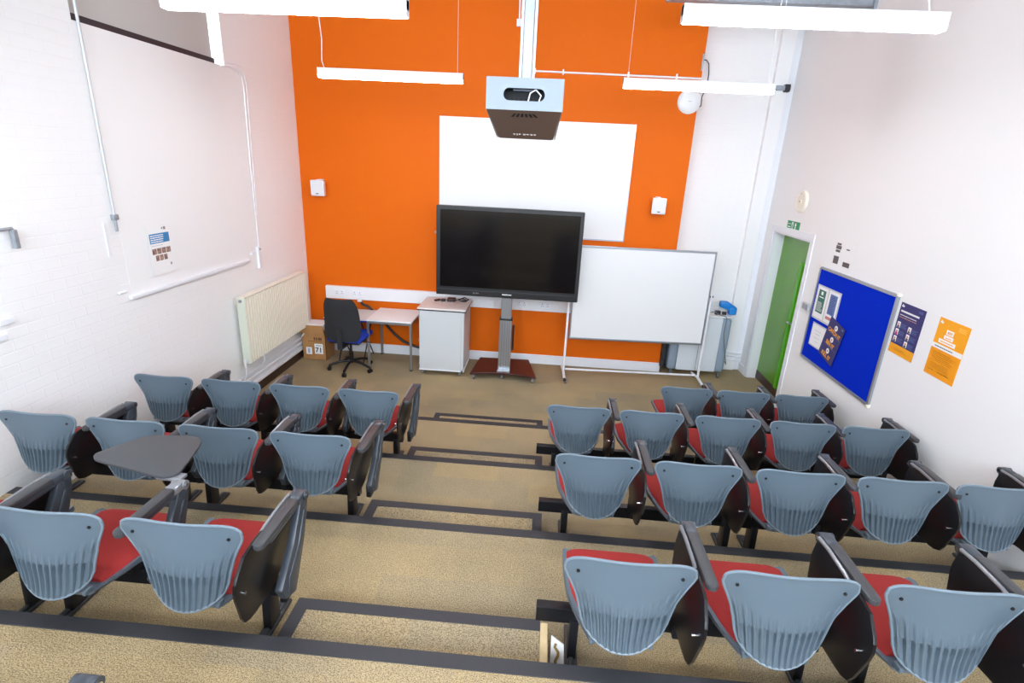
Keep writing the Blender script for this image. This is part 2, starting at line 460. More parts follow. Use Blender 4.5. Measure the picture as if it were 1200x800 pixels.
def make_chair(label, group, open_tab=False):
    t = thing('tablet_chair', label, 'chair', group=group)
    sh = chair_back().build('backrest', M_back, t, True)
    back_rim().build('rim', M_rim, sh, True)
    for sx in (-1, 1):
        c = back_pt(sx*.80, .16, False, -.001)
        MB().cyl(c+Vector((0, -.003, 0)), c+Vector((0, .004, 0)), .0065, 12).build('screw_hole', M_hole, sh)
    sp = seat_mesh('shell').build('seat_shell', M_back, t, True)
    seat_mesh('cushion').build('seat_cushion', M_red, t, True)
    b = MB(); b.box(-.09, .09, .19, .29, .262, .392, .01)
    b.build('mounting_bracket', M_black, t)
    # hinge blocks on the rear corners of the seat
    for sx in (-1, 1):
        MB().box(sx*.112-.008, sx*.112+.008, -.075, -.035, .398, .420, .005).build('seat_hinge', M_back, t)
    # arm: fluted strut from the beam to the front of the arm, rail, pad, cap
    b = MB()
    prof = [(.065, .335), (.15, .30), (.19, .365), (.262, .49), (.312, .61), (.322, .665), (.310, .700), (.275, .703), (.238, .645), (.165, .53), (.085, .45), (.035, .40)]
    b.prism([(AX-.012, y, z) for y, z in prof], (.034, 0, 0), .006)
    b.prism([(AX-.018, y, z) for y, z in [(.08, .35), (.14, .325), (.235, .48), (.294, .62), (.272, .632), (.20, .51), (.10, .42)]], (.046, 0, 0), .004)
    b.box(AX-.016, AX+.016, .01, .30, .66, .69, .008)
    b.build('arm_frame', M_arm, t, True)
    MB().box(AX-.045, AX-.013, .12, .225, .255, .35, .006).build('arm_bracket', M_black, t)
    b = MB(); n = 12; top = []
    outline = [(AX-.024, .235), (AX-.024, -.045)]
    outline += [(AX+math.cos(a)*.024, -.045+math.sin(a)*.024) for a in [PI+PI*i/8 for i in range(1, 8)]]
    outline += [(AX+.024, -.045), (AX+.024, .235)]
    b.prism([(x, y, .688) for x, y in outline], (0, 0, .026), .007)
    pd = b.build('arm_pad', M_pad, t, True)
    b = MB(); b.box(AX-.026, AX+.026, .232, .315, .672, .712, .012)
    b.cyl((AX-.030, .300, .69), (AX+.030, .300, .69), .021, 18)
    cp = b.build('arm_cap', M_cap if open_tab else M_arm, t, True)
    MB().cyl((AX-.034, .300, .69), (AX+.034, .300, .69), .009, 12).build('cap_bolt', M_chrome, cp, True)
    # writing tablet
    out = [(.28, .70), (.29, .61), (.26, .50), (.215, .43), (.09, .365), (-.08, .375), (-.13, .40), (-.175, .57), (-.165, .625), (-.09, .70)]
    if not open_tab:
        x0 = AX-.040
        b = MB(); b.prism([(x0+(.70-z)*-.06, y, z) for y, z in rounded(out, 1, .17)], (.013, 0, 0), .002)
        tb = b.build('writing_tablet', M_tab, t, True)
        b = MB(); b.tube([(AX-.036, .28, .702), (AX-.036, .20, .706), (AX-.036, .07, .70), (AX-.036, .0, .685)], .008, 8)
        b.build('tablet_rail', M_cap, tb, True)
        MB().cyl((x0-.03, -.13, .55), (x0+.016, -.13, .55), .006, 12).build('tablet_bolt', M_chrome, tb, True)
    else:
        b = MB(); poly = [(-.02, .33), (-.03, .38), (-.085, .60), (-.13, .645), (-.20, .655), (-.36, .63), (-.395, .615), (-.50, .44), (-.49, .405), (-.45, .375), (-.10, .292), (-.05, .295)]
        b.prism([(AX+x, y, .715) for x, y in rounded(poly)], (0, 0, .013), .002)
        tb = b.build('writing_tablet', M_tabtop, t, True)
        b = MB(); b.box(AX-.11, AX+.005, .30, .35, .700, .716, .004); b.build('tablet_bracket', M_cap, tb)
    return t
def chair_plain(label, group): return make_chair(label, group)
def beam(row_y, z, x0, x1, legs, label, group):
    t = thing('seating_beam', label, 'seat beam', (x0, row_y, z), 0, group)
    b = MB(); b.box(0, x1-x0, .215, .262, .19, .268, .003); b.build('beam', M_black, t)
    for lx in legs:
        b = MB(); X = lx-x0
        b.prism([(X-.02, .185, .01), (X-.02, .275, .01), (X-.02, .285, .215), (X-.02, .20, .215)], (.04, 0, 0), .006)
        lg = b.build('pedestal', M_black, t, True)
        b = MB(); b.box(X-.028, X+.028, .10, .38, .0, .02, .008); b.box(X-.012, X+.012, .12, .36, .015, .03, .006)
        b.build('foot', M_pad, lg, True)
    return t

ROWS = {  # tread, nosing number, chair centres, y offset
 'LA': (3, [-1.305, -1.856, -2.41], 0.0), 'LB': (2, [-1.281, -1.831, -2.398, -2.944], -.01), 'LC': (1, [-1.294, -1.846, -2.402, -2.955], -.015),
 'RA': (3, [.388, .958, 1.528], 0.0), 'RB': (2, [.379, .936, 1.493, 2.04, 2.564], -.01), 'RC': (1, [.339, .890, 1.458, 2.006, 2.534], -.03),
 'RD': (0, [1.418, 1.942, 2.474], -.10), 'LZ': (4, [-1.33], 0.0)}
BLK = {'L': 'left block', 'R': 'right block'}
ROWN = {'LA': 'nearest row of left block', 'LB': 'middle row of left block', 'LC': 'front row of left block',
        'RA': 'nearest row of right block', 'RB': 'second nearest row of right block', 'RC': 'third nearest row of right block',
        'RD': 'short front row of right block', 'LZ': 'row behind left block'}
POS = {'LA': ['at the aisle, red seat down', 'behind the opened grey writing tablet', 'mostly out of view at left'],
       'LB': ['at the aisle', 'second from the aisle', 'third from aisle, beyond the open tablet', 'beside the left wall'],
       'LC': ['at the aisle', 'second from the aisle', 'third from the aisle', 'against the white brick wall'],
       'RA': ['at the aisle by the bare wood', 'second from the aisle', 'at the bottom right corner'],
       'RB': ['at the aisle', 'second from the aisle', 'in the middle', 'second from the right wall', 'beside the right wall'],
       'RC': ['at the aisle', 'second from the aisle', 'in the middle', 'second from the right wall', 'beside the right wall'],
       'RD': ['nearest the mobile whiteboard', 'in the middle', 'beside the right wall'],
       'LZ': ['only its arm tip showing at the bottom edge']}
proto = None
for key, (k, xs, dy) in ROWS.items():
    grp = 'tablet chairs in the '+ROWN[key]
    for i, cx in enumerate(xs):
        lab = 'blue-grey tablet chair '+POS[key][i]+', '+ROWN[key]
        y = TY(k+1) + dy; loc = (cx, y, TZ(k))
        if key == 'LA' and i == 1:
            t = make_chair('blue-grey chair with its grey writing tablet swung open, nearest full row of left block', grp, True); t.location = loc; continue
        if proto is None: proto = make_chair(lab, grp); proto.location = loc; t = proto
        else: t = dup(proto, loc, lab, group=grp)
def Y(k, dy=0): return TY(k+1)+dy
BG = 'black beams carrying the seat rows'
for key, (k, xs, dy) in ROWS.items():
    if key[0] == 'L' and key != 'LZ':
        segs = [(-2.20, -1.105, [-1.165, -2.13]), (-3.27, -2.21, [-2.33, -3.20])]
        nm = ['aisle end', 'wall end']
    elif key == 'LZ': segs = [(-2.2, -1.07, [-1.165, -2.13])]; nm = ['aisle end']
    elif key == 'RD': segs = [(1.12, 2.86, [1.22, 2.00, 2.78])]; nm = ['whole length']
    elif key == 'RA': segs = [(.068, 1.35, [.24, 1.235]), (1.36, 2.9, [1.50, 2.5])]; nm = ['aisle end', 'wall end']
    else: segs = [(.068 if key == 'RB' else .04, 1.35, [.24 if key == 'RB' else .19, 1.27]), (1.36, 2.9, [1.44, 2.84])]; nm = ['aisle end', 'wall end']
    for (x0, x1, legs), n_ in zip(segs, nm):
        beam(Y(k, dy), TZ(k), x0, x1, legs, 'black steel seat beam on pedestals, '+n_+' of the '+ROWN[key], BG)

# ------------------------------------------------------------------ ceiling-hung linear lights
def lamp(x0, x1, y, z, label, wires):
    t = thing('linear_light', label, 'light', (x0, y, z), 0, 'white linear lights hung over the room'); L = x1-x0
    b = MB(); b.box(0, L, -.030, .030, .008, .062, .004); b.build('lamp_body', M_lampbody, t)
    b = MB(); b.box(.006, L-.006, -.029, .029, -.022, .010, .008, seg=3); b.build('diffuser', M_lamp, t, True)
    for x in (0, L-.006): b = MB(); b.box(x, x+.006, -.0305, .0305, -.02, .063, .002); b.build('end_cap', M_lampbody, t)
    for wx in wires: b = MB(); b.cyl((wx-.02*(wx == wires[0]), 0, ZC-z-.03), (wx-.02*(wx == wires[0]), 0, ZC-z+.001), .03); b.build('ceiling_rose', M_lampbody, t, True)
    for i, wx in enumerate(wires):
        b = MB(); 
        if i == 0: b.tube([(wx, 0, .06), (wx-.02, 0, .12), (wx-.01, 0, .3), (wx-.03, 0, .55), (wx-.01, 0, .9), (wx-.02, 0, ZC-z)], .004, 6)
        else: b.tube([(wx, 0, .06), (wx, 0, ZC-z)], .0012, 6)
        b.build('power_cable' if i == 0 else 'suspension_wire', M_trunk, t, True)
lamp(-2.20, -.845, 5.3, 3.385, 'lit linear light hanging in front of the orange wall, left of the projector', [.06, 1.30])
lamp(.60, 1.93, 5.3, 3.405, 'lit linear light in front of the orange wall, right of the projector', [1.28, .04])
lamp(-2.11, -.79, 3.1, 3.405, 'lit linear light at the top edge, left of the projector mast', [.08, 1.2])
lamp(.61, 1.885, 3.1, 3.425, 'lit linear light at the top edge, right of the projector mast', [1.19, .5])
for y in (.9, -1.3):
    lamp(-2.11, -.79, y, 3.42, 'linear light over the back rows on the left side', [.08, 1.2]); lamp(.61, 1.885, y, 3.42, 'linear light over the back rows on the right side', [.08, 1.2])

# ------------------------------------------------------------------ projector and mast
P = thing('projector', 'grey ceiling projector in a metal cradle above the room', 'projector', (-.168, 3.2, 3.135))
Rt = Matrix.Rotation(-math.radians(17), 4, 'X')
W2 = .214
# cradle: rear plate with a slot, side cheeks, underside tray
b = MB()
def slot_plate(b, x0, x1, z0, z1, sx0, sx1, sz0, sz1, th, M):
    r = (sz1-sz0)/2; cz = (sz0+sz1)/2
    inner = [(sx1-r+math.cos(a)*r, cz+math.sin(a)*r) for a in [-PI/2+PI*i/10 for i in range(11)]]+[(sx0+r-math.cos(a)*r, cz-math.sin(a)*r) for a in [-PI/2+PI*i/10 for i in range(11)]]
    n = len(inner); outer = []
    cx = (sx0+sx1)/2
    for (x, z) in inner:
        dx, dz = x-cx, z-cz
        k = min((x1-cx)/dx if dx > 1e-6 else ((x0-cx)/dx if dx < -1e-6 else 9e9), (z1-cz)/dz if dz > 1e-6 else ((z0-cz)/dz if dz < -1e-6 else 9e9))
        outer.append((cx+dx*k, cz+dz*k))
    # make sure the corners are present
    def near(c):
        i = min(range(n), key=lambda i: (outer[i][0]-c[0])**2+(outer[i][1]-c[1])**2); outer[i] = c
    for c in ((x0, z0), (x1, z0), (x1, z1), (x0, z1)): near(c)
    F = [[b.bm.verts.new(M @ Vector((x, yy, z))) for (x, z) in L] for yy in (0, th) for L in (inner, outer)]
    for i in range(n):
        j = (i+1) % n
        b.bm.faces.new((F[0][i], F[0][j], F[1][j], F[1][i])); b.bm.faces.new((F[2][i], F[2][j], F[3][j], F[3][i]))
        b.bm.faces.new((F[0][i], F[0][j], F[2][j], F[2][i])); b.bm.faces.new((F[1][i], F[1][j], F[3][j], F[3][i]))
slot_plate(b, -W2, W2, -.16, .005, -.118, .112, -.112, -.048, .004, Matrix())
b.build('rear_plate', M_proj, P)
b = MB()
b.prism([(-W2+.001, .003, -.158), (-W2+.03, .40, -.29), (-W2+.03, .40, -.12), (-W2+.001, .003, .004)], (.004, 0, 0))
b.prism([(W2-.005, .003, -.158), (W2-.034, .40, -.29), (W2-.034, .40, -.12), (W2-.005, .003, .004)], (.004, 0, 0))
b.prism([(-W2, .003, .004), (W2, .003, .004), (W2-.03, .40, -.12), (-W2+.03, .40, -.12)], (0, 0, -.004))
b.build('side_plate', M_proj, P)
b = MB(); b.prism([(-W2+.006, .002, -.158), (W2-.006, .002, -.158), (W2-.04, .385, -.288), (W2-.052, .395, -.292), (-W2+.052, .395, -.292), (-W2+.04, .385, -.288)], (0, 0, .006))
under = b.build('underside', M_projb, P)
def on_under(x, d, up=-.001):  # point on the tilted underside at distance d from its rear edge
    k = d/.40; return Vector((x*(1-.14*k), .002+.40*k*.98, -.158-.132*k+up))
b = MB()
for i, x in enumerate([-.062, -.037, -.012, .012, .037, .062]):
    sk = x*.35
    b.prism([on_under(x*.85-.007-sk*.0, .045), on_under(x*.85+.007, .045), on_under(x*1.15+.008, .085), on_under(x*1.15-.008, .085)], (0, 0, -.0015))
b.build('vent_slots', M_hole, under)
b = MB()
for i, (x, w_, h_) in enumerate([(-.085, .012, .016), (-.066, .014, .02), (-.046, .012, .012), (-.018, .02, .018), (.008, .016, .012), (.034, .016, .016), (.058, .014, .014)]):
    b.prism([on_under(x, .325), on_under(x+w_, .325), on_under(x+w_*.9, .325+h_), on_under(x+.003, .325+h_)], (0, 0, -.0012))
b.build('logo', M_paper, under)
b = MB(); b.box(-.15, .15, .08, .33, -.105, -.03, .01, M=Matrix.Rotation(-.28, 4, 'X')); pb = b.build('projector_body', M_bezel, P)
b = MB()
for i in range(6): b.box(-.075+i*.026, -.062+i*.026, .07, .085, -.095, -.08, M=Matrix.Rotation(-.28, 4, 'X'))
b.build('ports', M_hole, pb)
b = MB(); b.tube([(.02, .02, -.11), (.03, .012, -.07), (.06, .01, -.052), (.09, .014, -.08), (.08, .02, -.11)], .004, 8); b.build('signal_cable', M_trunk, P, True)
m = thing('projector_mast', 'galvanised steel mast carrying the projector from above', 'mast', (-.172, 3.38, 3.13))
b = MB(); b.box(-.028, .030, -.02, .02, -.14, ZC-3.13, .006); b.build('pole', M_galv, m)
b = MB(); b.box(-.044, -.030, -.012, .012, -.02, 1.87, .002); b.box(.032, .046, -.012, .012, -.02, 1.87, .002); b.build('cable_channel', M_trunk, m)
b = MB(); b.box(-.07, .07, -.06, .06, -.075, -.03, .004); b.build('mount_plate', M_galv, m)

# ------------------------------------------------------------------ things on the orange wall
wb = thing('wall_whiteboard', 'large white board fixed high on the orange wall behind the screen', 'whiteboard', (-1.425, YF, 1.80))
b = MB(); b.box(0, 2.44, -.022, 0, 0, 1.418, .003); b.build('board_panel', M_board, wb)
b = MB(); b.box(-.002, 2.442, -.025, -.001, -.012, .004); b.box(2.438, 2.446, -.025, -.001, -.012, 1.42); b.build('board_edge', M_alu, wb)
def speaker(x, z, label):
    t = thing('wall_speaker', label, 'speaker', (x, YF, z), 0, 'small white speakers on the orange wall')
    b = MB(); b.prism([(-.09, -.16, -.10), (.09, -.16, -.10), (.065, -.03, -.10), (-.065, -.03, -.10)], (0, 0, .20), .012); b.build('speaker_box', M_trunk, t, True)
    b = MB(); b.box(-.078, .078, -.166, -.159, -.088, .088, .003); g = b.build('grille', mat('speaker_grille', (222, 222, 224), .6), t)
    b = MB(); b.box(-.018, .018, -.168, -.164, -.074, -.062, .001); b.build('badge', M_grey, g)
    b = MB(); b.box(-.02, .02, -.12, -.01, .098, .108, .002); b.box(-.03, .03, -.012, 0, -.06, .11, .002); b.build('wall_bracket', M_trunk, t)
speaker(-3.0, 2.272, 'white speaker high on the orange wall at its left end')
speaker(1.395, 2.272, 'white speaker on the orange wall right of the whiteboard')
# round access point, cable
a = thing('wireless_access_point', 'round white wireless access point at the right edge of the orange wall', 'access point', (1.615, YF, 3.50))
b = MB(); b.lathe([(.125, 0), (.138, .006), (.138, .022), (.12, .04), (.06, .05), (.005, .052)], 36, Matrix.Rotation(PI/2, 4, 'X')); b.build('disc', M_trunk, a, True)
b = MB(); b.box(-.02, .02, -.056, -.052, -.003, .003); b.build('logo', M_alu, a)
b = MB(); b.tube([(1.79, YW-.01, 4.02), (1.83, YW-.035, 4.01), (1.86, YW-.04, 3.97), (1.88, YW-.03, 3.86), (1.88, YW-.02, 3.72), (1.84, YW-.02, 3.60), (1.76, YF-.02, 3.46), (1.70, YF-.012, 3.42)], .006, 8)
tag(b.build('loose_cable', M_dark, smooth=True), 'short dark cable looping from the access point to the white wall', 'cable')
b = MB(); b.box(1.70, 1.722, YF-.02, YF, 3.84, 4.02, .002)
tag(b.build('junction_plate', M_galv), 'narrow grey metal plate at the top right edge of the orange wall', 'plate')
# conduits on the orange wall
cn = thing('wall_conduit', 'white conduit running down behind the mast then right along the orange wall', 'conduit', (-.272, YF, 3.765))
b = MB(); b.tube([(0, -.015, ZC-3.766), (0, -.015, 0), (1.99, -.015, -.01)], .0125, 8); b.build('pipe', M_trunk, cn, True)
b = MB()
for x in (.01, .35, 1.13, 1.7): b.box(x-.01, x+.01, -.034, 0, -.03, .03, .003)
b.build('clips', M_trunk, cn)
cn = thing('wall_conduit', 'short white conduit drop on the orange wall left of the mast', 'conduit', (-.49, YF, 4.25))
b = MB(); b.tube([(0, -.012, ZC-4.26), (.012, -.012, .06), (.015, -.012, 0)], .011, 8); b.build('pipe', M_trunk, cn, True)
b = MB(); b.box(-.02, .05, -.03, 0, -.02, .06, .004); b.build('end_box', M_trunk, cn)
# dado trunking with sockets
tr = thing('dado_trunking', 'long white socket trunking across the orange wall above the desks', 'trunking', (-3.02, YF, .785))
b = MB(); b.box(0, 4.4, -.06, 0, 0, .178, .008); b.build('channel', M_trunk, tr)
for x in (.13, .38, 2.68, 3.0):
    b = MB(); b.box(x, x+.146, -.068, -.058, .045, .131, .004); s = b.build('socket', M_gloss, tr)
    b = MB()
    for q in (.037, .109):
        b.box(x+q-.004, x+q+.004, -.070, -.067, .10, .112); b.box(x+q-.014, x+q-.006, -.070, -.067, .075, .082); b.box(x+q+.006, x+q+.014, -.070, -.067, .075, .082)
    b.build('pin_holes', M_dark, s)
b = MB(); b.box(-2.56, -2.50, YF-.10, YF-.06, .765, .80, .006)
tag(b.build('plug', M_trunk), 'white plug hanging at the lower edge of the wall trunking', 'plug')

# ------------------------------------------------------------------ interactive screen on its stand
S = thing('interactive_screen', 'big black interactive screen on a wheeled metal stand', 'screen', (-.435, 6.42, 0))
b = MB(); b.box(-.885, .878, -.03, .055, 1.105, 2.19, .010); fr = b.build('bezel', M_bezel, S)
b = MB(); b.box(-.835, .835, -.034, -.028, 1.215, 2.145, .002); b.build('display', M_screen, S)
b = MB(); b.box(-.875, .868, -.040, -.028, 1.112, 1.185, .006); lp = b.build('lower_panel', M_bezel, S)
b = MB()
for i in range(9): b.box(-.055+i*.013, -.046+i*.013, -.043, -.039, 1.145, 1.157 + (.004 if i in (0, 4) else 0))
b.build('logo', M_paper, lp)
b = MB(); b.box(-.42, -.40, -.042, -.039, 1.14, 1.158); b.box(-.39, -.35, -.042, -.039, 1.142, 1.156); b.build('buttons', M_greyfoot, lp)
b = MB(); b.box(-.905, -.885, 0, .03, 1.85, 1.875, .002); b.build('pen_clip', M_alu, S)
b = MB(); b.box(-.082, .078, .07, .16, .10, .80, .008); cl = b.build('column', M_alu, S)
b = MB(); b.box(-.068, .064, .075, .155, .80, 1.45, .006); b.build('upper_column', M_alu, S)
b = MB(); b.box(-.10, .10, .055, .08, 1.25, 1.9, .006); b.build('mount_plate', M_black, S)
b = MB()
for x in (-.045, -.012, .022, .05): b.box(x-.0015, x+.0015, .067, .071, .12, .78)
b.build('column_grooves', M_greyfoot, cl)
b = MB(); b.box(-.086, .083, .062, .165, .79, .815, .004); b.build('column_collar', M_black, S)
b = MB(); b.box(-.085, .08, .0, .09, .095, .125, .004); b.build('column_foot', M_alu, S)
b = MB()
fx = [(-.43+.86*i/12, -.085+.075*(1-((i-6)/6)**2)) for i in range(13)]
b.prism([(x, y, .072) for x, y in fx]+[(.31, .56, .072), (-.37, .53, .072)], (0, 0, .025), .004); b.build('base_plate', M_base, S)
def caster(b, x, y, r=.028, z=None):
    b.cyl((x-.011, y, r), (x+.011, y, r), r, 16); b.box(x-.013, x+.013, y-.012, y+.02, r, r*2+.012, .003)
for x, y in ((-.38, -.04), (.385, -.045), (-.02, .02), (.27, .5), (-.33, .48)):
    b = MB(); caster(b, x, y); b.build('caster', M_greyfoot, S, True)
b = MB(); b.box(.086, .11, .10, .15, .38, .72, .004); b.build('cable_box', M_black, S)

# ------------------------------------------------------------------ mobile whiteboard
Wm = thing('mobile_whiteboard', 'white board on a wheeled white frame beside the big screen', 'whiteboard', (1.26, 6.70, 0), math.radians(3))
b = MB(); b.box(-.86, .86, -.012, .012, .575, 1.755, .002); b.build('board_panel', M_board, Wm)
b = MB(); b.box(-.87, .87, -.018, .018, .552, .58, .004); b.box(-.87, .87, -.018, .018, 1.75, 1.775, .004); b.box(-.875, -.855, -.018, .018, .552, 1.775, .004); b.box(.855, .875, -.018, .018, .552, 1.775, .004)
b.build('board_frame', M_alu, Wm)
for sx in (-1, 1):
    b = MB(); b.tube([(sx*.905, .02, .09), (sx*.905, .02, 1.22)], .016, 10); b.build('post', M_gloss, Wm, True)
    b = MB(); b.tube([(sx*.905, -.22, .055), (sx*.905, .02, .085), (sx*.905, .27, .055)], .017, 10); ft = b.build('foot_bar', M_gloss, Wm, True)
    b = MB(); b.cyl((sx*.905, -.235, .053), (sx*.905, -.20, .057), .0185, 10); b.build('foot_end_cap', M_black, ft, True)
    for y in (-.20, .25):
        b = MB(); caster(b, sx*.905+.02, y, .024); b.build('caster', M_greyfoot, ft, True)
    b = MB(); b.cyl((sx*.87, .02, 1.2), (sx*.93, .02, 1.2), .012, 10); b.build('pivot_knob', M_dark, Wm, True)
b = MB(); b.tube([(-.905, .12, .075), (.905, .12, .075)], .014, 10); b.build('cross_bar', M_gloss, Wm, True)

# ------------------------------------------------------------------ laptop trolley in the corner
T = thing('laptop_trolley', 'grey laptop charging trolley behind the mobile whiteboard', 'trolley', (1.80, 7.0, 0))
b = MB(); b.box(.12, .65, .01, .40, .09, .86, .006); b.build('body', M_trolley, T)
b = MB(); b.box(0, .125, .0, .41, .085, .865, .04, seg=4); b.build('corner_post', M_trolley2, T, True)
b = MB(); b.box(.645, .77, .0, .41, .085, .865, .04, seg=4); b.build('corner_post', M_trolley2, T, True)
b = MB(); b.box(.01, .77, .0, .42, .865, .885, .008); b.build('lid', M_lam, T)
b = MB(); b.box(.38, .384, .006, .012, .10, .855); b.build('door_gap', M_greyfoot, T)
for x in (.06, .71):
    for y in (.03, .36):
        b = MB(); caster(b, x, y, .034); b.build('caster', M_greyfoot, T, True)
b = MB(); b.box(-.09, -.03, .05, .35, .10, .62, .01); b.build('gap_shade', M_dark, T)  # dark slab standing in for the shade between orange wall and trolley
bt = thing('tape_dispenser', 'bright blue plastic dispenser standing on the laptop trolley', 'dispenser', (2.515, 7.16, .886), 0)
b = MB(); b.box(.03, .13, -.05, .05, 0, .11, .02, seg=3); b.build('base', M_bluebr, bt, True)
b = MB(); b.prism([(-.10, -.035, .10), (-.02, -.035, .075), (.06, -.035, .04), (.12, -.035, .05), (.12, -.035, .11), (.05, -.035, .15), (.0, -.035, .18), (-.10, -.035, .18)], (0, .07, 0), .015); b.build('arm', M_bluebr, bt, True)
pl = thing('power_adapter', 'black plug adapter lying on the trolley lid', 'adapter', (2.36, 7.12, .886))
b = MB(); b.box(0, .07, -.03, .03, 0, .05, .006); b.build('block', M_dark, pl); b = MB(); b.box(.10, .15, -.02, .03, 0, .04, .006); b.build('plug', M_dark, pl)
b = MB(); b.tube([(2.30, 7.10, .915), (2.34, 7.08, .93), (2.40, 7.06, .90), (2.47, 7.0, .892), (2.485, 6.985, .87), (2.48, 6.985, .65), (2.52, 6.98, .45), (2.56, 6.985, .30), (2.585, 7.0, .22), (2.62, 7.15, .20), (2.66, 7.35, .16)], .006, 8)
tag(b.build('power_cable', M_greyfoot, smooth=True), 'grey power cable hanging down the side of the laptop trolley', 'cable')
b = MB()
for z in (.16, .22, .27): b.tube([(2.60, YW-.03, z), (2.80, YW-.085, z), (2.91, YW-.085, z)], .014, 10)
tag(b.build('corner_pipes', M_gloss, smooth=True), 'white pipes low on the wall between the trolley and the door', 'pipe')
b = MB(); b.box(2.60, 2.72, YW-.07, YW-.018, .0, .08, .006)
tag(b.build('floor_box', M_gloss), 'small white box on the floor in the corner by the pipes', 'box')

# ------------------------------------------------------------------ cabinet with small things on it
C = thing('rolling_cabinet', 'pale grey cabinet on casters left of the big screen', 'cabinet', (-1.565, 6.40, 0))
b = MB(); b.box(.02, .60, .02, .58, .075, .885, .003); b.build('body', M_cab, C)
b = MB(); b.box(.03, .565, .005, .021, .085, .88, .002); dr = b.build('door', M_cab, C)
b = MB()
for z in (.14, .46, .78): b.box(.018, .032, -.002, .012, z, z+.035, .003)
b.build('hinges', M_alu, dr)
b = MB(); b.box(0, .62, 0, .61, .89, .912, .003); tp = b.build('top', M_pinklam, C)
b = MB(); b.box(-.002, .622, -.002, .612, .878, .892, .002); b.build('edge_band', M_black, tp)
b = MB(); b.box(.57, .61, -.0, .58, .07, .085); b.box(.02, .60, -.0, .02, .07, .085); b.build('plinth', M_gloss, C)
for x, y in ((.06, .05), (.55, .05), (.06, .52), (.55, .52)):
    b = MB(); caster(b, x, y, .026); b.build('caster', M_greyfoot, C, True)
b = MB(); b.box(.598, .606, .05, .2, .80, .84, .002); b.build('handle', M_alu, C)
zc = .913
b = MB(); b.box(-.045, .045, -.018, .018, 0, .022, .008, M=Matrix.Rotation(.9, 4, 'Z')); tag(b.build('remote_control', M_brownitem, loc=(-1.385, 6.80, zc)), 'small dark remote lying leftmost on the cabinet top', 'remote')
b = MB(); b.lathe([(.03, 0), (.034, .01), (.03, .028), (.015, .03)], 18); tag(b.build('webcam', M_dark, loc=(-1.305, 6.80, zc)), 'small round black gadget second from left on the cabinet top', 'gadget')
b = MB(); b.box(-.055, .055, -.05, .05, 0, .04, .008); tag(b.build('battery_charger', M_brownitem, loc=(-1.20, 6.83, zc)), 'dark brown block in the middle of the cabinet top', 'charger')
b = MB(); b.tube([(-.08, -.02, .006), (-.03, .05, .01), (.03, .07, .03), (.09, .03, .012), (.07, -.03, .006), (.0, -.04, .006), (-.05, .01, .014), (.02, .03, .02), (.07, .0, .008)], .007, 8); b.box(.01, .07, -.06, -.03, 0, .022, .004)
tag(b.build('coiled_cable', M_dark, loc=(-1.07, 6.87, zc), smooth=True), 'coiled black cable at the right of the cabinet top', 'cable')

# ------------------------------------------------------------------ white table, second desk
D = thing('small_table', 'small white square table with silver legs beside the cabinet', 'table', (-2.26, 6.48, 0))
b = MB(); b.box(0, .60, 0, .61, .662, .684, .004); b.build('table_top', M_lam, D)
b = MB(); b.box(.01, .59, .008, .03, .63, .662); b.box(.01, .59, .58, .602, .63, .662); b.box(.008, .03, .01, .6, .63, .662); b.box(.57, .592, .01, .6, .63, .662); b.build('table_frame', M_alu, D)
for x in (.002, .568):
    for y in (.003, .577):
        b = MB(); b.box(x, x+.03, y, y+.03, .012, .655, .004); lg = b.build('leg', M_alu, D)
        b = MB(); b.box(x-.002, x+.032, y-.002, y+.032, 0, .014, .003); b.build('leg_cap', M_dark, lg)
D2 = thing('folding_desk', 'white desk with blue edge and thin black crossed legs behind the office chair', 'desk', (-2.86, 6.56, 0))
b = MB(); b.box(0, .59, 0, .50, .632, .652, .003); tp = b.build('desk_top', mat('grey_white_top', (216, 216, 216), .4), D2)
b = MB(); b.box(-.003, .593, -.004, .504, .618, .638, .002); b.build('blue_edge', M_bluefab, tp)
for yy in (.40, .06):
    b = MB(); xx = yy+.09; b.tube([(xx, .03, .618), (xx+.01, .47, .012)], .009, 8); b.tube([(xx+.02, .47, .618), (xx+.01, .03, .012)], .009, 8); b.build('leg', M_black, D2, True)
b = MB(); pts = [(-2.52, 7.04, .77), (-2.50, 7.05, .73), (-2.42, 7.05, .70), (-2.27, 7.07, .56), (-2.16, 7.05, .44), (-2.03, 7.0, .33), (-1.91, 6.99, .24), (-1.76, 6.99, .18), (-1.60, 7.0, .14)]
b.tube(pts, .018, 10)
tag(b.build('thick_cable', M_black, smooth=True), 'thick black cable sagging from the desk to behind the cabinet', 'cable')

# ------------------------------------------------------------------ office chair
O = thing('office_chair', 'black backed office chair with blue seat on five castors', 'office chair', (-2.455, 6.42, 0), math.radians(-4))
b = MB(); rows = []
def ob(s, t, f):
    z = .47+.56*t; w = .250*(1-.12*t)*(1-abs(2*t-1)**4*.25)
    y = -.27+.035*math.sin(t*PI)-.05*t+.05*s*s
    e = (1-abs(s)**4)*(1-abs(2*t-1)**6)
    return Vector((s*w, y+(f*.030*max(e, .12)), z))
S_ = [math.sin((j/16*2-1)*PI/2) for j in range(17)]; T_ = [(1+math.sin((i/18*2-1)*PI/2))/2 for i in range(19)]
A = b.grid([[ob(s, t, -1) for s in S_] for t in T_]); B = b.grid([[ob(s, t, 1) for s in S_] for t in T_])
per = lambda V: [V[0][j] for j in range(16)]+[V[i][16] for i in range(18)]+[V[18][j] for j in range(16, 0, -1)]+[V[i][0] for i in range(18, 0, -1)]
p, q = per(A), per(B)
for i in range(len(p)): b.bm.faces.new((p[i], p[(i+1) % len(p)], q[(i+1) % len(p)], q[i]))
b.build('backrest', M_blackfab, O, True)
b = MB(); b.box(-.22, .22, -.22, .24, .435, .505, .032, seg=4); b.build('seat', M_bluefab, O, True)
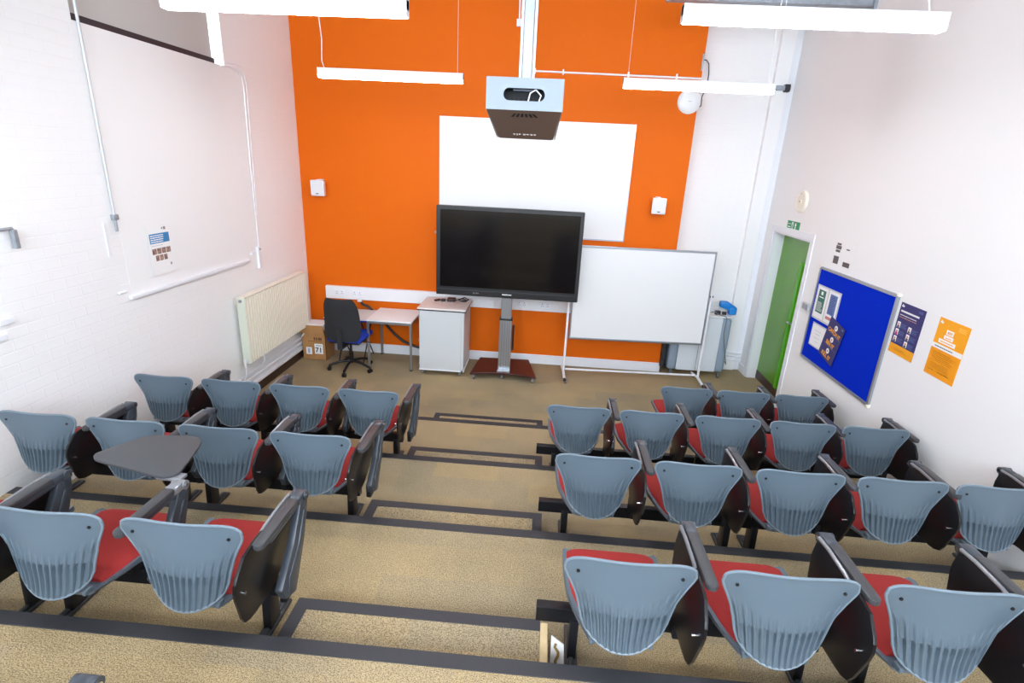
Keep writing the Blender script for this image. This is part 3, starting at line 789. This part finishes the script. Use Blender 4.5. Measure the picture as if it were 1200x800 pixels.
b = MB(); b.box(-.20, .20, -.20, .22, .415, .44, .01); b.build('seat_pan', M_black, O)
b = MB(); b.box(-.032, .032, -.325, -.30, .38, .66, .008); b.box(-.03, .03, -.32, .0, .375, .40, .008); b.build('back_spine', M_dark, O)
b = MB(); b.cyl((0, 0, .10), (0, 0, .25), .028); b.cyl((0, 0, .25), (0, 0, .42), .016); b.build('gas_column', M_black, O, True)
b = MB(); b.tube([(.10, .0, .40), (.22, .02, .40), (.28, .02, .385)], .006, 8); b.build('height_lever', M_black, O, True)
for i in range(5):
    a = math.radians(-90+72*i+4); c, s = math.cos(a), math.sin(a)
    b = MB(); n = 8; pts = []
    b.tube([(c*.02, s*.02, .125), (c*.15, s*.15, .115), (c*.28, s*.28, .075)], .017, 10); st = b.build('base_arm', M_black, O, True)
    b = MB(); wx, wy = c*.285, s*.285
    for off in (-.014, .014): b.cyl((wx-s*(off-.009), wy+c*(off-.009), .027), (wx-s*(off+.009), wy+c*(off+.009), .027), .027, 16)
    b.cyl((wx, wy, .03), (wx, wy, .075), .008); b.build('caster', M_black, st, True)

# ------------------------------------------------------------------ cardboard box with papers
K = thing('cardboard_box', 'brown cardboard box with a sticker reading 71 in the left corner', 'box', (-3.225, 6.66, 0), math.radians(0))
b = MB(); th = .006; W_, Dp, H_ = .325, .29, .44
b.box(0, W_, 0, th, 0, H_); b.box(0, W_, Dp-th, Dp, 0, H_); b.box(0, th, 0, Dp, 0, H_); b.box(W_-th, W_, 0, Dp, 0, H_); b.box(0, W_, 0, Dp, 0, th)
b.build('carton', M_card, K)
b = MB(); b.box(-.018, W_-.01, -.012, -.004, .385, .50, M=Matrix.Rotation(.03, 4, 'X')); b.build('front_flap', M_card, K)
b = MB(); b.box(W_-.004, W_+.12, .01, Dp-.02, 0, .004, M=Matrix.Translation((0, 0, .44)) @ Matrix.Translation((W_, 0, 0)) @ Matrix.Rotation(1.2, 4, 'Y') @ Matrix.Translation((-W_, 0, 0))); b.build('side_flap', M_card, K)
b = MB(); b.box(.17, .285, -.006, 0, .09, .235, .001); lb = b.build('label_sticker', M_paper, K)
text_into('label_number', '71', .10, Matrix.Translation((.228, -.0075, .145)) @ Matrix.Rotation(PI/2, 4, 'X'), M_dark, lb, bold=.002)
b = MB(); [b.box(.19+i*.014, .20+i*.014, -.0075, -.0055, .205, .217) for i in range(6)]; b.build('label_print', M_greyfoot, lb)
b = MB(); b.box(.05, .13, -.006, 0, .08, .18, .001); lb = b.build('small_sticker', M_paper, K)
b = MB(); [b.box(.075, .105, -.0075, -.0055, .10+i*.011, .106+i*.011) for i in range(6)]; b.build('sticker_print', M_bluepr, lb)
b = MB()
for i, w_ in enumerate((.02, .018, .026, .02)): b.box(.165+i*.03, .165+i*.03+w_, -.002, .001, .285, .325)
b.box(.08, .27, -.002, .001, .266, .272); b.build('box_print', mat('box_ink', (104, 66, 40), .7), K)
b = MB()
b.box(.03, .30, .03, .26, .008, .50, .004)
pk = b.build('paper_stack', M_paper, loc=(-3.225, 6.66, 0.0))
tag(pk, 'stack of white paper sticking out of the cardboard box', 'paper')

# ------------------------------------------------------------------ radiator
R = thing('radiator', 'cream panel radiator on the left wall by the orange wall', 'radiator', (XL+.002, 5.27, .46))
RL, RH = 1.49, .745
b = MB(); n = 30; prof = []
for i in range(n):
    y0 = i*RL/n; w_ = RL/n
    prof += [(.125, y0+.002), (.135, y0+w_*.18), (.135, y0+w_*.80), (.125, y0+w_*.97)]
b.prism([(x, y, 0.01) for x, y in prof]+[(.118, RL, .01), (.118, 0, .01)], (0, 0, RH-.02)); b.build('front_panel', M_rad, R)
b = MB(); b.box(.05, .062, 0, RL, .01, RH-.01); b.build('rear_panel', M_rad, R)
for yy in (-.006, RL): b = MB(); b.box(.045, .134, yy, yy+.006, .0, RH, .003); b.build('end_cover', M_radside, R)
b = MB(); b.box(.045, .136, -.004, RL+.004, RH-.004, RH+.006, .003); b.build('top_grille', M_rad, R)
b = MB(); b.cyl((.09, -.05, .03), (.09, 0, .03), .012); b.cyl((.09, -.045, -.02), (.09, -.045, .06), .016); b.tube([(.09, -.045, -.02), (.09, -.045, -.12), (.03, -.03, -.23)], .009); b.build('valve', M_gloss, R, True)
b = MB(); b.cyl((.09, -.02, RH-.035), (.09, .0, RH-.035), .016); b.cyl((.09, RL, RH-.035), (.09, RL+.045, RH-.035), .016); b.box(.0, .05, .2, .24, .05, RH-.1); b.box(.0, .05, RL-.24, RL-.2, .05, RH-.1); b.build('bleed_plug', M_cap, R, True)
for yy in (RL-.1, .35): b = MB(); b.tube([(.09, yy, .01), (.09, yy, -.09), (.05, yy, -.14)], .009); b.build('feed_pipe', M_gloss, R, True)

# ------------------------------------------------------------------ left wall fittings
cd = thing('wall_conduit', 'grey metal conduit running down the left wall beside the blind', 'conduit', (XL, 3.885, 2.06))
b = MB(); b.tube([(.018, .0, ZC-2.07), (.018, .0, .115)], .010, 10); b.build('pipe', mat('pale_conduit', (200, 204, 208), .4, .2), cd, True)
b = MB(); b.box(0, .03, -.02, .03, .085, .125, .004); b.tube([(.018, .03, .10), (.018, .0, .08), (.018, .0, 0)], .010, 8); b.build('end_box', M_galv, cd, True)
b = MB(); b.box(0, .008, 0, .02, 0, .25, .002); tag(b.build('wall_strip', M_gloss, loc=(XL, 3.78, 1.88)), 'thin white strip on the left wall under the conduit end', 'strip')
b = MB(); b.tube([(XL+.02, 5.52, 3.455), (XL+.02, 5.68, 3.478), (XL+.02, 5.80, 3.47), (XL+.02, 5.88, 3.42), (XL+.02, 5.905, 3.32), (XL+.02, 5.875, 2.6), (XL+.02, 5.875, 1.62)], .007, 8)
tag(b.build('surface_cable', M_gloss, smooth=True), 'thin white cable bending down the left wall from the blind to the switch', 'cable')
b = MB(); b.tube([(XL+.018, 5.62, 3.50), (XL+.018, 5.84, 3.52), (XL+.018, 5.94, 3.46), (XL+.018, 5.965, 3.34), (XL+.018, 5.93, 2.6), (XL+.018, 5.91, 2.0)], .005, 8)
tag(b.build('surface_cable', M_gloss, smooth=True), 'second thinner white cable beside the first on the left wall', 'cable')
sw = thing('fused_switch', 'tall narrow white switch box on the left wall above the radiator', 'switch', (XL, 5.84, 1.41))
b = MB(); b.box(0, .03, 0, .06, 0, .25, .006); b.build('box', M_gloss, sw)
b = MB(); b.cyl((.03, .035, .22), (.036, .035, .22), .01); b.build('knob', M_cap, sw, True)
def plate(name, y, z, w_, h_, label, cat, x=None, m_=None):
    b = MB(); b.box(0, .02, 0, w_, 0, h_, .004); o = b.build(name, m_ or M_gloss, loc=(XL, y, z)); tag(o, label, cat); return o
cg = thing('wall_bracket', 'small grey bracket with a hanging arm at the left edge of the photo', 'bracket', (XL, 2.92, 2.16))
b = MB(); b.tube([(.03, 0, .01), (.03, .145, .012), (.03, .15, 0)], .010, 8); b.build('rod', M_galv, cg, True)
b = MB(); b.box(.015, .045, .135, .165, -.11, .005, .004); b.build('hanging_arm', M_galv, cg)
plate('wall_switch', 2.86, 1.605, .09, .04, 'upper small white switch block low on the left wall edge', 'switch')
plate('wall_switch', 2.80, 1.515, .09, .04, 'lower small white switch block at the left edge of the photo', 'switch')
plate('wall_clip', 3.80, 1.585, .08, .015, 'small white clip left of the wall ledge', 'clip')
plate('wall_clip', 5.72, 1.585, .06, .03, 'small white clip at the right end of the wall ledge', 'clip')

# wall papers: local frame u along the wall, v up, thin
def poster(name, wall, y0, z0, w_, h_, m_, label, cat='poster', rot=0., rx=0):
    """wall 'L': faces +x, u runs +y. wall 'R': faces -x, u runs -y (left to right as seen)."""
    if wall == 'L': M = Matrix.Translation((XL+.011, y0, z0)) @ Matrix(((0, 0, 1, 0), (1, 0, 0, 0), (0, 1, 0, 0), (0, 0, 0, 1)))
    else: M = Matrix.Translation((XR-.001-rx, y0, z0)) @ Matrix(((0, 0, -1, 0), (-1, 0, 0, 0), (0, 1, 0, 0), (0, 0, 0, 1)))
    M = M @ Matrix.Rotation(rot, 4, 'Z')
    o = bpy.data.objects.new(name, None); COL.objects.link(o); o.matrix_world = M
    tag(o, label, cat)
    b = MB(); b.box(0, w_, 0, h_, 0, .002); b.build('sheet', m_, o)
    return o
def bars(o, name, rects, m_, d=.003):
    b = MB()
    for (u0, v0, u1, v1) in rects: b.box(u0, u1, v0, v1, .0015, d)
    return b.build(name, m_, o)
def textlines(u0, u1, v, n, dv, th, seed, gap=.008):
    r = random.Random(seed); out = []
    for i in range(n):
        u = u0; vv = v-i*dv; end = u0+(u1-u0)*r.uniform(.75, 1)
        while u < end-.005:
            L = min(r.uniform(.012, .035), end-u); out.append((u, vv, u+L, vv+th)); u += L+gap*.5
    return out
pw = poster('wall_poster', 'L', 4.19, 1.648, .30, .415, M_paper, 'white poster with a blue heading and small photos on the left wall')
bars(pw, 'heading_band', [(.02, .265, .255, .345)], M_blue)
bars(pw, 'heading_text', textlines(.03, .22, .325, 4, .017, .008, 3), M_paper, .004)
bars(pw, 'photos', [(.03+i*.057, .175, .08+i*.057, .222) for i in range(4)]+[(.06+i*.05, .118, .10+i*.05, .165) for i in range(3)], M_photo)
bars(pw, 'small_text', textlines(.03, .2, .245, 1, .01, .003, 4)+[(.175, .375, .19, .39), (.20, .37, .225, .395), (.225, .065, .245, .085)], M_alu)

cl = thing('wall_clock', 'round cream wall clock above the green exit sign', 'clock', (XR, 6.36, 2.44))
Mx = Matrix.Rotation(-PI/2, 4, 'Y')
cl.location = (XR, 6.53, 2.435)
b = MB(); b.lathe([(.125, 0), (.128, .012), (.122, .03), (.108, .036), (.10, .030), (.03, .032), (.028, .04), (.003, .041)], 36, Mx); b.build('body', M_cream, cl, True)
b = MB(); b.box(-.043, -.041, -.012, .012, -.004, .006); b.box(-.039, -.036, -.02, .02, .085, .09); b.build('markings', M_greyfoot, cl)

ex = poster('exit_sign', 'R', 6.815, 2.10, .33, .10, M_sign, 'green emergency exit sign with running man above the door', 'sign')
b = MB()
def px(u, v): return (u, v, .0018)
b.prism([px(.215, .012), px(.235, .012), px(.235, .055), px(.25, .055), px(.225, .09), px(.20, .055), px(.215, .055)], (0, 0, .0015))
b.build('arrow', M_paper, ex)
b = MB()
b.box(.12, .165, .012, .09, .0015, .0028); b.build('doorway', M_paper, ex)
b = MB(); b.cyl((.143, .078, .002), (.143, .078, .0035), .007, 12); b.prism([(.13, .035, .002), (.15, .03, .002), (.152, .068, .002), (.137, .068, .002)], (0, 0, .0017)); b.prism([(.12, .014, .002), (.13, .012, .002), (.148, .036, .002), (.138, .042, .002)], (0, 0, .0017)); b.prism([(.15, .014, .002), (.158, .014, .002), (.152, .04, .002), (.144, .038, .002)], (0, 0, .0017))
b.build('running_man', M_sign, ex)
text_into('sign_text', 'Fire exit', .026, Matrix.Translation((.06, .065, .002)), M_paper, ex)
bars(ex, 'sign_text_lower', [(.02, .025, .10, .035)], M_paper)

n1 = poster('notice_sheet', 'R', 5.62, 1.87, .16, .235, M_paper, 'small white notice with dark photo blocks above the blue board, left one')
bars(n1, 'print', [(.025, .165, .125, .20), (.035, .205, .11, .225), (.022, .02, .118, .095), (.03, .135, .115, .158)], M_grey)
n2 = poster('notice_sheet', 'R', 5.43, 1.86, .19, .245, M_paper, 'small white notice with a dark footer above the blue board, right one')
bars(n2, 'print', [(.02, .025, .14, .07), (.03, .185, .09, .197)], M_grey)

# noticeboard
nb = thing('noticeboard', 'large blue felt noticeboard with silver frame on the right wall', 'noticeboard', (XR, 5.775, .82))
NW, NH = 1.31, .995
b = MB(); b.box(-.012, 0, -NW, 0, 0, NH); b.build('felt_panel', M_felt, nb)
b = MB()
b.box(-.022, 0, -NW-.012, .006, -.006, .02, .003); b.box(-.022, 0, -NW-.012, .006, NH-.02, NH+.006, .003)
b.box(-.022, 0, -.014, .008, -.006, NH+.006, .003); b.box(-.022, 0, -NW-.014, -NW+.012, -.006, NH+.006, .003)
b.build('frame', M_alu, nb)
b = MB()
for y in (.004, -NW-.01):
    for z in (-.004, NH+.004): b.box(-.026, -.0, y-.018, y+.014, z-.012, z+.014, .004)
b.build('frame_corner', M_cream, nb)
pa = poster('framed_notices', 'R', 5.735, 1.28, .47, .36, M_cab, 'pale frame holding a green and a blue notice on the noticeboard', 'notice', rx=.014)
bars(pa, 'notice_sheets', [(.02, .02, .225, .345), (.245, .02, .45, .345)], M_paper)
bars(pa, 'green_notice', [(.05, .075, .19, .315)], M_grn2, .004)
bars(pa, 'green_notice_text', textlines(.065, .18, .18, 6, .017, .006, 8)+[(.10, .265, .14, .30), (.075, .235, .165, .245)], M_paper, .005)
bars(pa, 'blue_notice', [(.285, .11, .42, .315)], M_bluepr, .004)
bars(pa, 'blue_notice_text', textlines(.295, .41, .285, 9, .02, .006, 9), M_navy, .005)
bars(pa, 'red_stamp', [(.275, .055, .395, .085)], mat('stamp_red', (200, 130, 124), .7), .004)
pb_ = poster('certificate_frame', 'R', 5.665, .995, .30, .25, M_cab, 'empty looking white certificate frame low on the noticeboard', 'certificate', rx=.014)
bars(pb_, 'certificate_sheet', [(.015, .015, .285, .235)], M_paper, .004)
bars(pb_, 'faint_text', [(.1, .14, .19, .146), (.08, .1, .2, .105), (.12, .06, .18, .064), (.07, .175, .21, .18)], M_cab, .005)
pc = poster('hygiene_poster', 'R', 5.30, 1.36, .295, .42, M_navy, 'tilted purple poster reading CATCH IT BIN IT KILL IT hanging off the noticeboard', rx=.020)
pc.matrix_world = Matrix.Translation((XR-.024, 5.42, .985)) @ Matrix(((0, 0, -1, 0), (-1, 0, 0, 0), (0, 1, 0, 0), (0, 0, 0, 1))) @ Matrix.Rotation(math.radians(-12), 4, 'Z')
for i, tx in enumerate(('KILL IT', 'BIN IT', 'CATCH IT')):
    text_into('slogan_text', tx, .058 if i < 2 else .052, Matrix.Translation((.145, .045+i*.128, .003)), M_amber, pc, bold=.0018)
b = MB(); [b.cyl((.15, .10+i*.128, .001), (.15, .10+i*.128, .0035), .028, 20) for i in range(3)]; b.build('picture_circles', M_paper, pc)
b = MB(); [b.cyl((.15, .10+i*.128, .003), (.15, .10+i*.128, .0045), .012, 12) for i in range(3)]; b.build('picture_figures', M_skin, pc)
bars(pc, 'divider_lines', [(.02, .146, .275, .149), (.02, .274, .275, .277), (.24, .385, .27, .40)], M_bluepr)

pu = poster('wall_poster', 'R', 4.418, 1.355, .30, .42, M_navy, 'navy poster with portrait photos and orange footer right of the blue noticeboard', rot=-.01)
bars(pu, 'footer_band', [(0, 0, .30, .078)], M_amber)
bars(pu, 'heading_text', textlines(.02, .28, .345, 1, .02, .014, 11, .004)+textlines(.02, .28, .318, 1, .012, .005, 14), M_paper)
bars(pu, 'subheading_text', textlines(.02, .28, .30, 1, .012, .005, 13), M_skin)
pp = [(.02, .215), (.02, .155), (.02, .095), (.16, .205), (.16, .145), (.16, .085)]
bars(pu, 'portraits', [(u, v, u+.038, v+.048) for u, v in pp], M_paper)
b = MB()
for u, v in pp: b.cyl((u+.019, v+.028, .003), (u+.019, v+.028, .0045), .010, 12)
b.build('portrait_heads', M_skin, pu)
bars(pu, 'portrait_shoulders', [(u+.006, v+.001, u+.032, v+.017) for u, v in pp if (u, v) != (.02, .155)], M_grey, .004)
bars(pu, 'pink_portrait', [(.025, .156, .052, .175)], M_pink, .0045)
bars(pu, 'caption_text', sum([textlines(u+.045, u+.12, v+.036, 4, .010, .003, 20+i) for i, (u, v) in enumerate(pp)], []), M_bluepr)
bars(pu, 'logo', [(.015, .385, .045, .398), (.02, .398, .03, .406)], M_paper); bars(pu, 'logo_right', textlines(.225, .28, .395, 2, .010, .004, 50), M_bluepr)
bars(pu, 'footer_text', textlines(.07, .22, .045, 2, .012, .004, 51), mat('footer_ink', (214, 140, 20), .6))

po = poster('wall_poster', 'R', 3.965, 1.345, .30, .43, M_amber, 'amber poster with white title blocks furthest right on the right wall', rot=-.01)
bars(po, 'lower_panel', [(0, .0, .30, .205)], mat('deep_amber', (248, 158, 10), .6))
bars(po, 'white_band', [(0, .205, .30, .24)], M_paper)
bars(po, 'title_blocks', [(.10, .325, .17, .36), (.09, .29, .18, .318), (.05, .253, .215, .282)], M_paper, .004)
bars(po, 'title_text', [(.115, .333, .125, .352), (.13, .333, .14, .352), (.147, .333, .156, .352), (.11, .298, .165, .304), (.07, .264, .195, .27)], M_amber, .005)
bars(po, 'band_text', textlines(.03, .27, .219, 1, .01, .006, 31), M_dark, .004)
bars(po, 'body_text', textlines(.03, .27, .178, 6, .013, .003, 32)+textlines(.03, .1, .04, 1, .01, .005, 33)+textlines(.13, .26, .04, 1, .01, .005, 35), mat('brown_ink', (150, 100, 10), .6))
bars(po, 'white_text', textlines(.04, .26, .092, 4, .011, .003, 34), mat('pale_amber', (252, 214, 130), .6))
bars(po, 'logo', [(.015, .39, .045, .403), (.02, .403, .03, .411)], M_paper); bars(po, 'logo_right', textlines(.20, .28, .40, 3, .012, .005, 36), mat('pale_amber2', (252, 200, 90), .6))

ls = thing('light_switch', 'grey double light switch beside the green door', 'switch', (XR, 5.965, 1.31))
b = MB(); b.box(-.03, 0, -.15, 0, 0, .085, .006); b.build('switch_box', M_cab, ls)
b = MB(); b.box(-.036, -.028, -.062, -.015, .015, .07, .003); b.box(-.036, -.028, -.135, -.088, .015, .07, .003); b.build('rocker', M_alu, ls)

# ------------------------------------------------------------------ strut rail, corner bracket, step clutter
g = thing('strut_rail', 'galvanised strut rail below the ceiling at the top right', 'rail', (1.05, 5.95, 4.25))
b = MB(); b.box(0, XR-1.05, -.03, .03, 0, .07, .004); b.box(0, XR-1.05, .25, .31, .06, .12, .004); b.build('channel', M_galv, g)
b = MB(); b.box(XR-1.06-.02, XR-1.05, -.06, .36, -.03, .15); b.build('end_bracket', M_galv, g)
for x in (.7, 1.3): b = MB(); b.tube([(x, 0, .06), (x, 0, ZC-4.25)], .006, 8); b.build('hanger_rod', M_chrome, g, True)
g = thing('strut_bracket', 'short galvanised strut bracket at the upper right corner of the front wall', 'bracket', (2.57, YW-.11, 3.70))
b = MB(); b.box(0, .30, 0, .042, 0, .055, .003); b.build('arm', M_galv, g)
b = MB(); b.box(.23, .29, -.01, .11, -.015, .07, .003); b.build('fixing_plate', M_dark, g)
cc = thing('scrap_card', 'white scrap with a brown squiggle beside the bare wooden step edge', 'scrap', (.145, 1.80, TZ(3)))
Mc = Matrix.Rotation(math.radians(-25), 4, 'X')
b = MB(); b.prism([Mc @ Vector(v) for v in [(0, 0, 0), (.062, 0, 0), (.058, 0, .09), (.0, 0, .125)]], (0, .006, 0)); b.build('card', M_paper, cc)
b = MB(); b.tube([Mc @ Vector(v) for v in [(.026, -.003, .0), (.022, -.003, .02), (.034, -.003, .045), (.034, -.003, .06), (.018, -.003, .08), (.022, -.003, .095)]], .006, 8); b.build('squiggle', M_gold, cc, True)

# ------------------------------------------------------------------ daylight and camera
wd = bpy.data.worlds.new('World'); SC.world = wd; wd.use_nodes = True
bg = wd.node_tree.nodes['Background']; bg.inputs[0].default_value = (.72, .85, 1, 1); bg.inputs[1].default_value = 6.0
def area(name, loc, rot, sx, sy, power, col=(1, 1, 1)):
    l = bpy.data.lights.new(name, 'AREA'); l.shape = 'RECTANGLE'; l.size = sx; l.size_y = sy; l.energy = power; l.color = col
    o = bpy.data.objects.new(name, l); COL.objects.link(o); o.location = loc; o.rotation_euler = rot; return o
for x0, x1 in BW:
    area('window_daylight', ((x0+x1)/2, YB-.25, 3.55), (math.radians(78), 0, 0), x1-x0, 2.0, 60, (.80, .90, 1))

r_ = None
cam = bpy.data.cameras.new('Camera'); cam.sensor_width = 36; cam.lens = 620.2/1200*36; cam.clip_start = .02
co = bpy.data.objects.new('Camera', cam); COL.objects.link(co); SC.camera = co
a, bb, c = math.radians(18.523), math.radians(-3.042), math.radians(2.854)
f0 = Vector((math.sin(bb)*math.cos(a), math.cos(bb)*math.cos(a), -math.sin(a))); r0 = Vector((math.cos(bb), -math.sin(bb), 0)); u0 = r0.cross(f0)
r1 = math.cos(c)*r0+math.sin(c)*u0; u1 = -math.sin(c)*r0+math.cos(c)*u0
co.matrix_world = Matrix(((r1.x, u1.x, -f0.x, 0), (r1.y, u1.y, -f0.y, 0), (r1.z, u1.z, -f0.z, 2.690), (0, 0, 0, 1)))

vs = SC.view_settings; vs.view_transform = 'Standard'; vs.look = 'None'; vs.gamma = 1; vs.use_curve_mapping = False; vs.exposure = 0.58
SC.cycles.max_bounces = 8; SC.cycles.diffuse_bounces = 5; SC.cycles.use_denoising = True
SC.cycles.sample_clamp_indirect = 6
